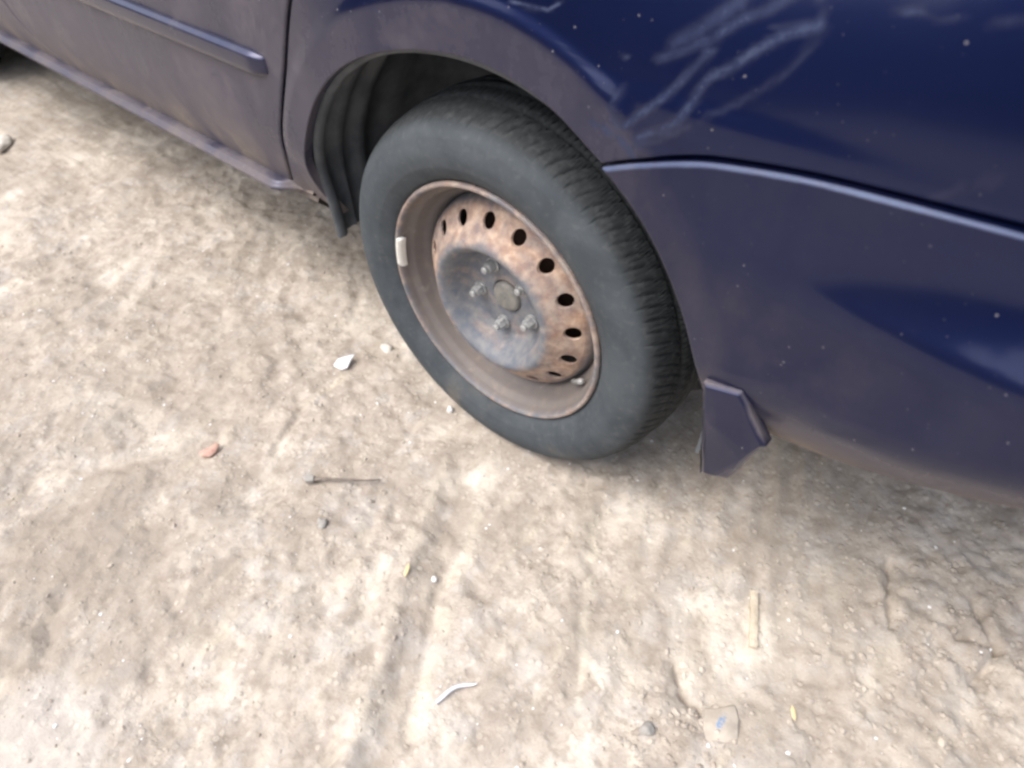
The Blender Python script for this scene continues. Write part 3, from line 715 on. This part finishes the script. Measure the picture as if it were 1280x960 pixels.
def rim_mesh():
    # flange and barrel
    prof = [(.1995, .0110), (.2060, .0060), (.2098, .0015), (.2104, -.0025), (.2092, -.0060), (.2062, -.0078), (.2030, -.0066), (.2008, -.0020), (.1992, .0060), (.1972, .0120), (.1925, .0160), (.1895, .0220), (.1870, .0330), (.1830, .0380), (.1790, .0420), (.1755, .0470), (.1725, .0540), (.1715, .0600), (.1700, .1300), (.1900, .1700)]
    V, F = lathe(prof, 160)
    # dish from bore to the row of holes and from the holes to the barrel
    rin, rout, rh, hr = .1275, .1600, .1445, .0118
    ra = [.0285, .032, .045, .060, .070, .074, .0765, .079, .081, .083, .086, .089, .0925, .096, .099, .102, .105, .108, .1115, .115, .119, .123, rin]
    b = len(V); v, f = lathe([(.0285, .052)] + [(r, disc_y(r)) for r in ra], 160); V += v; F += [tuple(i + b for i in q) for q in f]
    b = len(V); v, f = lathe([(r, disc_y(r)) for r in (rout, .1625, .165, .167, .1690, .1712)], 160); V += v; F += [tuple(i + b for i in q) for q in f]
    n = 10                                   # each of 16 sectors is a square patch with a round hole
    A0 = 2.8444
    for k in range(16):
        ac = A0 - k * PI / 8; da = PI / 16
        bd = []
        for i in range(n): bd.append((rin, ac - da + 2 * da * i / n))
        for i in range(4): bd.append((rin + (rout - rin) * i / 4, ac + da))
        for i in range(n): bd.append((rout, ac + da - 2 * da * i / n))
        for i in range(4): bd.append((rout - (rout - rin) * i / 4, ac - da))
        N = len(bd); P = []
        for r, a in bd:
            ex, ey = r - rh, (a - ac) * rh; L = math.hypot(ex, ey); hx, hy = ex / L * hr, ey / L * hr
            col = [(rh + hx + (ex - hx) * q, ac + (hy + (ey - hy) * q) / rh, 0) for q in (1, .66, .33, .12, .04, 0)] + [(rh + hx * .93, ac + hy * .93 / rh, .0015), (rh + hx * .92, ac + hy * .92 / rh, .005)]
            P.append(col)
        b = len(V)
        for col in P:
            for r, a, dy in col: V.append((r * math.cos(a), disc_y(r) + dy, r * math.sin(a)))
        F += gridF(N, 8, True, b)
    me = mesh('rim', V, F); bm = bmesh.new(); bm.from_mesh(me); bmesh.ops.remove_doubles(bm, verts=bm.verts, dist=.0002)
    bmesh.ops.recalc_face_normals(bm, faces=bm.faces); 
    for q in bm.faces: q.smooth = True
    bm.to_mesh(me); bm.free(); return me
def nut_mesh():
    V, F = [], []
    rings = [(.0125, .0, 0), (.0125, -.004, 0), (.0100, -.0045, 1), (.0098, -.0150, 1), (.0080, -.0180, 1), (.0062, -.0185, 0), (.0060, -.0240, 0), (.0045, -.0255, 0)]
    n = 24
    for r, y, hexa in rings:
        for k in range(n):
            a = 2 * PI * k / n; rr = r
            if hexa: rr = r * math.cos(PI / 6) / math.cos((a % (PI / 3)) - PI / 6)
            V.append((rr * math.cos(a), y, rr * math.sin(a)))
    for i in range(len(rings) - 1):
        for k in range(n): F.append((i * n + k, i * n + (k + 1) % n, (i + 1) * n + (k + 1) % n, (i + 1) * n + k))
    F.append(tuple(range((len(rings) - 1) * n, len(rings) * n)))
    me = mesh('lug_nut', V, F); bm = bmesh.new(); bm.from_mesh(me); bmesh.ops.recalc_face_normals(bm, faces=bm.faces)
    for e in bm.edges: e.smooth = e.calc_face_angle(0) < .5
    bm.to_mesh(me); bm.free(); return me
TM, RM, NM = tyre_mesh(), rim_mesh(), nut_mesh()
v, f = lathe([(.001, .033), (.020, .033), (.0245, .0345), (.0265, .038), (.0270, .060)], 48); HM = mesh('hub', v, f)
v, f = lathe([(.001, .075), (.125, .075), (.135, .080), (.136, .15)], 64); DM = mesh('brake_drum', v, f)
def wheel(loc, flip):
    wh = empty('wheel', loc, car)
    if flip: wh.rotation_euler = (0, 0, PI)
    link('tyre', TM, RUBBER, wh); link('rim', RM, RUST, wh); link('hub', HM, HUBM, wh); link('brake_drum', DM, RUSTDARK, wh)
    for k in range(5):
        a = 2.0538 - k * 2 * PI / 5; o = link('lug_nut', NM, ZINC, wh); o.location = (.05715 * math.cos(a), .0405, .05715 * math.sin(a)); o.rotation_euler = (0, .3 * k, 0)
    return wh
w0 = wheel((0, 0, H), False); wheel((0, W, H), True); wheel((-2.72, 0, H), False); wheel((-2.72, W, H), True)
tube('valve_stem', [(.1415, .034, -.0990), (.1490, .030, -.0920), (.1530, .028, -.0880), (.1535, .0275, -.0875), (.1600, .024, -.0800), (.1660, .021, -.0740)], [.0046, .0046, .0040, .0050, .0052, .0046], ZINC, w0, 10)
# balance weight clipped on the rim flange
V = []; n = 14
for i in range(n + 1):
    a = math.radians(165 + 17 * i / n); e = 1 if 0 < i < n else .6
    for r, y in ((.2065, -.0045), (.2050, -.0085 * e), (.1990, -.0095 * e), (.1950, -.004 * e), (.1945, .004)): V.append((r * math.cos(a), y, r * math.sin(a)))
F = gridF(n + 1, 5) + [(0, 1, 2, 3, 4), tuple(range(n * 5, n * 5 + 5))]
link('balance_weight', mesh('balance_weight', V, F), LEAD, w0)

# ------------------------------------------------------------------ litter, sticks and stones on the dirt
def at(x, y, dz=0): return (x, y, ground_z(x, y) + dz)
def chip(name, poly, mat, loc, th, rot=0, tilt=(0, 0), curl=0.0, bev=.0008):
    V, F = prism(poly, 0, th, lambda p, d: (p[0], p[1], d + curl * (p[0] ** 2 + p[1] ** 2)))
    me = mesh(name, V, F); bevel(me, bev, 1); o = link(name, me, mat); o.location = loc; o.rotation_euler = (tilt[0], tilt[1], rot); return o
# corners chosen on the ground from the photograph's outline
o = chip('plastic_scrap', [(-.021, -.006), (-.012, .010), (.010, .014), (.024, .016), (.016, .002), (.010, -.016), (-.002, -.018)], WHITEP, at(-.362, -.068, .006), .0025, math.radians(40), (.25, -.15))
tag(o, 'bright bluish white plastic scrap on dirt left of the tyre', 'scrap')
o = chip('red_scrap', [(-.016, -.007), (-.006, .004), (.004, .020), (.011, .018), (.012, .002), (.006, -.010), (-.008, -.013)], REDP, at(-.37, -.379, .004), .005, math.radians(30), (.2, .25))
tag(o, 'small faded red scrap half sunk in the dirt', 'scrap')
tw = empty('twig', at(-.12, -.262))
pts = [(-.055, -.045, .008), (-.030, -.022, .010), (0, 0, .010), (.022, .018, .008), (.044, .040, .005)]
tube('stem', pts, [.0036, .0026, .0022, .0018, .0010], TWIG, tw, 8)
V, F = prism([(-.010, -.006), (.002, -.009), (.011, 0), (.004, .009), (-.008, .007)], 0, .008, lambda p, d: (p[0] - .053, p[1] - .040, d + .006)); me = mesh('knot', V, F); bevel(me, .0015, 2); link('knot', me, STONEG, tw)
tag(tw, 'thin dark twig with a grey knot lying on the dirt below the wheel', 'twig')
pts = []
for x, y in spline([(.261, -.428), (.2640, -.412), (.2672, -.397), (.274, -.3865), (.282, -.379), (.288, -.3725)], 5): pts.append((x, y))
V = []; 
for i, (x, y) in enumerate(pts):
    a = pts[min(i + 1, len(pts) - 1)]; b = pts[max(i - 1, 0)]; tx, ty = a[0] - b[0], a[1] - b[1]; L = math.hypot(tx, ty); nx, ny = -ty / L, tx / L
    s = i / (len(pts) - 1); hw = .0030 * (1 - .75 * s ** 4); z = ground_z(x, y) + .0035 + .0045 * math.sin(PI * s)
    for q, dz in ((-1, 0), (-.5, .0016), (.5, .0016), (1, 0), (.5, -.001), (-.5, -.001)): V.append((x + nx * hw * q, y + ny * hw * q, z + dz))
F = []
for i in range(len(pts) - 1):
    for k in range(6): F.append((i * 6 + k, i * 6 + (k + 1) % 6, (i + 1) * 6 + (k + 1) % 6, (i + 1) * 6 + k))
F += [(0, 1, 2, 3, 4, 5), tuple(range(len(V) - 6, len(V)))]
me = mesh('plastic_strip', V, F); o = link('plastic_strip', me, WHITEP); tag(o, 'thin curved white strip lying on bright dirt in the foreground', 'strip')
# flat wooden stick
a, b = Vector((.519, .003, 0)), Vector((.559, -.078, 0)); d = (b - a); L = d.length; rz = math.atan2(d.y, d.x)
V = []; n = 14; rn = random.Random(3)
for i in range(n + 1):
    x = L * (i / n - .5); wl = .0058 + rn.uniform(-.0008, .0008); wr = .0058 + rn.uniform(-.0008, .0008); z = .0055 + rn.uniform(-.0006, .0006)
    for y, zz in ((-wl, -.002), (-wl * .9, z), (0, z + .0008), (wr * .9, z), (wr, -.002)): V.append((x, y, zz))
F = [q[::-1] for q in gridF(n + 1, 5)] + [(0, 1, 2, 3, 4), tuple(range(n * 5, n * 5 + 5))[::-1]]
me = mesh('wood_stick', V, F, False); o = link('wood_stick', me, WOOD); mx, my_ = (a.x + b.x) / 2, (a.y + b.y) / 2; o.location = (mx, my_, ground_z(mx, my_) + .002); o.rotation_euler = (0, 0, rz)
tag(o, 'short straight pale wood stick lying on dirt below the mud flap', 'stick')
# flat stone with a pale top
def flat_stone_material():
    m = NT('flat_stone_stained'); c = m.mix(m.ramp(m.noise(40, 4), .3, .7), (.36, .315, .265), (.50, .44, .37))
    mp = m.n('ShaderNodeMapping'); m.put(mp.inputs[0], m.co); mp.inputs['Location'].default_value = (-.004, -.010, 0); mp.inputs['Rotation'].default_value = (0, 0, .25)
    mp.inputs['Scale'].default_value = (1 / .006, 1 / .018, 0)
    ln = m.n('ShaderNodeVectorMath', operation='LENGTH'); m.put(ln.inputs[0], mp.outputs[0])
    k = m.math('MULTIPLY', m.ramp(m.math('ADD', ln.outputs['Value'], m.noise(160, 3)), 1.6, .7), m.ramp(m.noise(230, 3), .42, .55))
    m.set(Base_Color=m.mix(k, c, (.16, .26, .42)), Roughness=.85); m.bump(m.noise(120, 4), .3, .002); return m.m
P = [(.546, -.197), (.560, -.186), (.577, -.166), (.590, -.180), (.601, -.203), (.590, -.219), (.568, -.233), (.556, -.215)]
cx = sum(p[0] for p in P) / len(P); cy = sum(p[1] for p in P) / len(P)
o = chip('flat_stone', [(x - cx, y - cy) for x, y in P], flat_stone_material(), at(cx, cy, -.003), .0085, 0, (.05, -.04), 0, .002)
tag(o, 'flat square dusty stone with a small blue stain', 'stone')
o = lumpy('grey_stone', STONEG, at(.503, -.272, .004), (.012, .010, .009), 5, 3, .3, .6); tag(o, 'dark grey stone sunk in dirt left of the flat stone', 'stone')
ring = [(.0145 * math.cos(a), .0135 * math.sin(a)) for a in np.linspace(0, 2 * PI, 12)[:-1]]
STN = [('white_stone', STONEW, -.1605, .0215, (.009, .006, .007), 'upper of two white stones touching the tyre edge', 'stone'),
       ('white_stone', STONEW, -.104, -.0215, (.008, .007, .008), 'lower of two white stones touching the tyre edge', 'stone'),
       ('white_pebble', STONEW, .124, -.293, (.0045, .0045, .004), 'tiny bright white pebble at the scraped lane edge', 'pebble'),
       ('grey_stone', STONEG, -.089, -.346, (.010, .009, .007), 'bluish grey stone below the dark twig', 'stone'),
       ('pale_stone', STONEM, -.327, .02, (.014, .010, .006), 'flat cream stone beside the white plastic scrap', 'stone'),
       ('white_stone', STONEM, -1.938, -.098, (.020, .045, .010), 'flat white stone on the dirt below the front door', 'stone')]
for nm, mt, x, y, sz, lb, ct in STN:
    o = lumpy(nm, mt, at(x, y, sz[2] * .45), sz, int(abs(x * 7919 + y * 104729)) % 1000, 3, .38, x * 40); tag(o, lb, ct)
o = chip('dry_leaf', [(-.012, 0), (-.004, .004), (.006, .003), (.013, 0), (.005, -.004), (-.005, -.003)], LEAFM, at(.087, -.315, .004), .001, math.radians(-60), (.3, .1), 8.0, .0003); tag(o, 'tiny yellow dry leaf above the scraped lane', 'leaf')
o = chip('dry_leaf', [(-.010, 0), (-.004, .003), (.005, .0025), (.011, 0), (.005, -.003), (-.005, -.0025)], LEAFM, at(.642, -.125, .004), .001, math.radians(-50), (.2, .2), 8.0, .0003); tag(o, 'tiny orange dry leaf right of the flat stone', 'leaf')

# loose crumbs of soil and fine gravel
def scatter(name, mat, n, fpos, smin, smax, seed, power=2.2):
    rn = random.Random(seed); bm = bmesh.new(); bmesh.ops.create_icosphere(bm, subdivisions=1, radius=1); base = [v.co.copy() for v in bm.verts]; faces = [tuple(v.index for v in f_.verts) for f_ in bm.faces]; bm.free()
    V, F = [], []; P = [fpos(rn) for _ in range(n)]; zz = relief(np.array([p[0] for p in P]), np.array([p[1] for p in P]))
    for (x, y), z in zip(P, zz):
        s = smin + (smax - smin) * rn.random() ** power; a = rn.uniform(0, 6.28); sx, sy, sz = s * rn.uniform(.7, 1.3), s * rn.uniform(.7, 1.2), s * rn.uniform(.45, .85); b = len(V); ca, sa = math.cos(a), math.sin(a)
        for q in base:
            k = rn.uniform(.75, 1.2); px, py, pz = q.x * sx * k, q.y * sy * k, q.z * sz * k; V.append((x + px * ca - py * sa, y + px * sa + py * ca, z + pz - sz * .1))
        F += [tuple(i + b for i in f_) for f_ in faces]
    o = link(name, mesh(name, V, F, False), mat); return o
def anywhere(rn):
    while True:
        x, y = rn.uniform(-1.6, 1.0), rn.uniform(-.95, .55)
        if (x, y) and not (abs(x) < .12 and y > 0): return (x, y)
def right(rn): return (rn.gauss(.80, .13), rn.gauss(.08, .16))
def stonearea(rn): return (rn.gauss(.53, .05), rn.gauss(-.26, .05))
SOILB = SOIL
o = scatter('loose_soil_crumbs', SOIL, 8000, anywhere, .0008, .0042, 1, 3.6); tag(o, 'loose tan soil crumbs scattered over the dirt', None, None, 'stuff')
o = scatter('soil_clods', SOIL, 1100, lambda rn: right(rn) if rn.random() < .75 else stonearea(rn), .0012, .008, 2, 3.2); tag(o, 'broken soil clods under the bumper at the right', None, None, 'stuff')
o = scatter('gravel', STONEW, 650, anywhere, .0009, .0036, 3, 2.8); tag(o, 'fine white gravel specks on the dirt', None, None, 'stuff')
o = scatter('grit', STONEG, 160, anywhere, .001, .0038, 4, 3); tag(o, 'fine grey grit on the dirt', None, None, 'stuff')
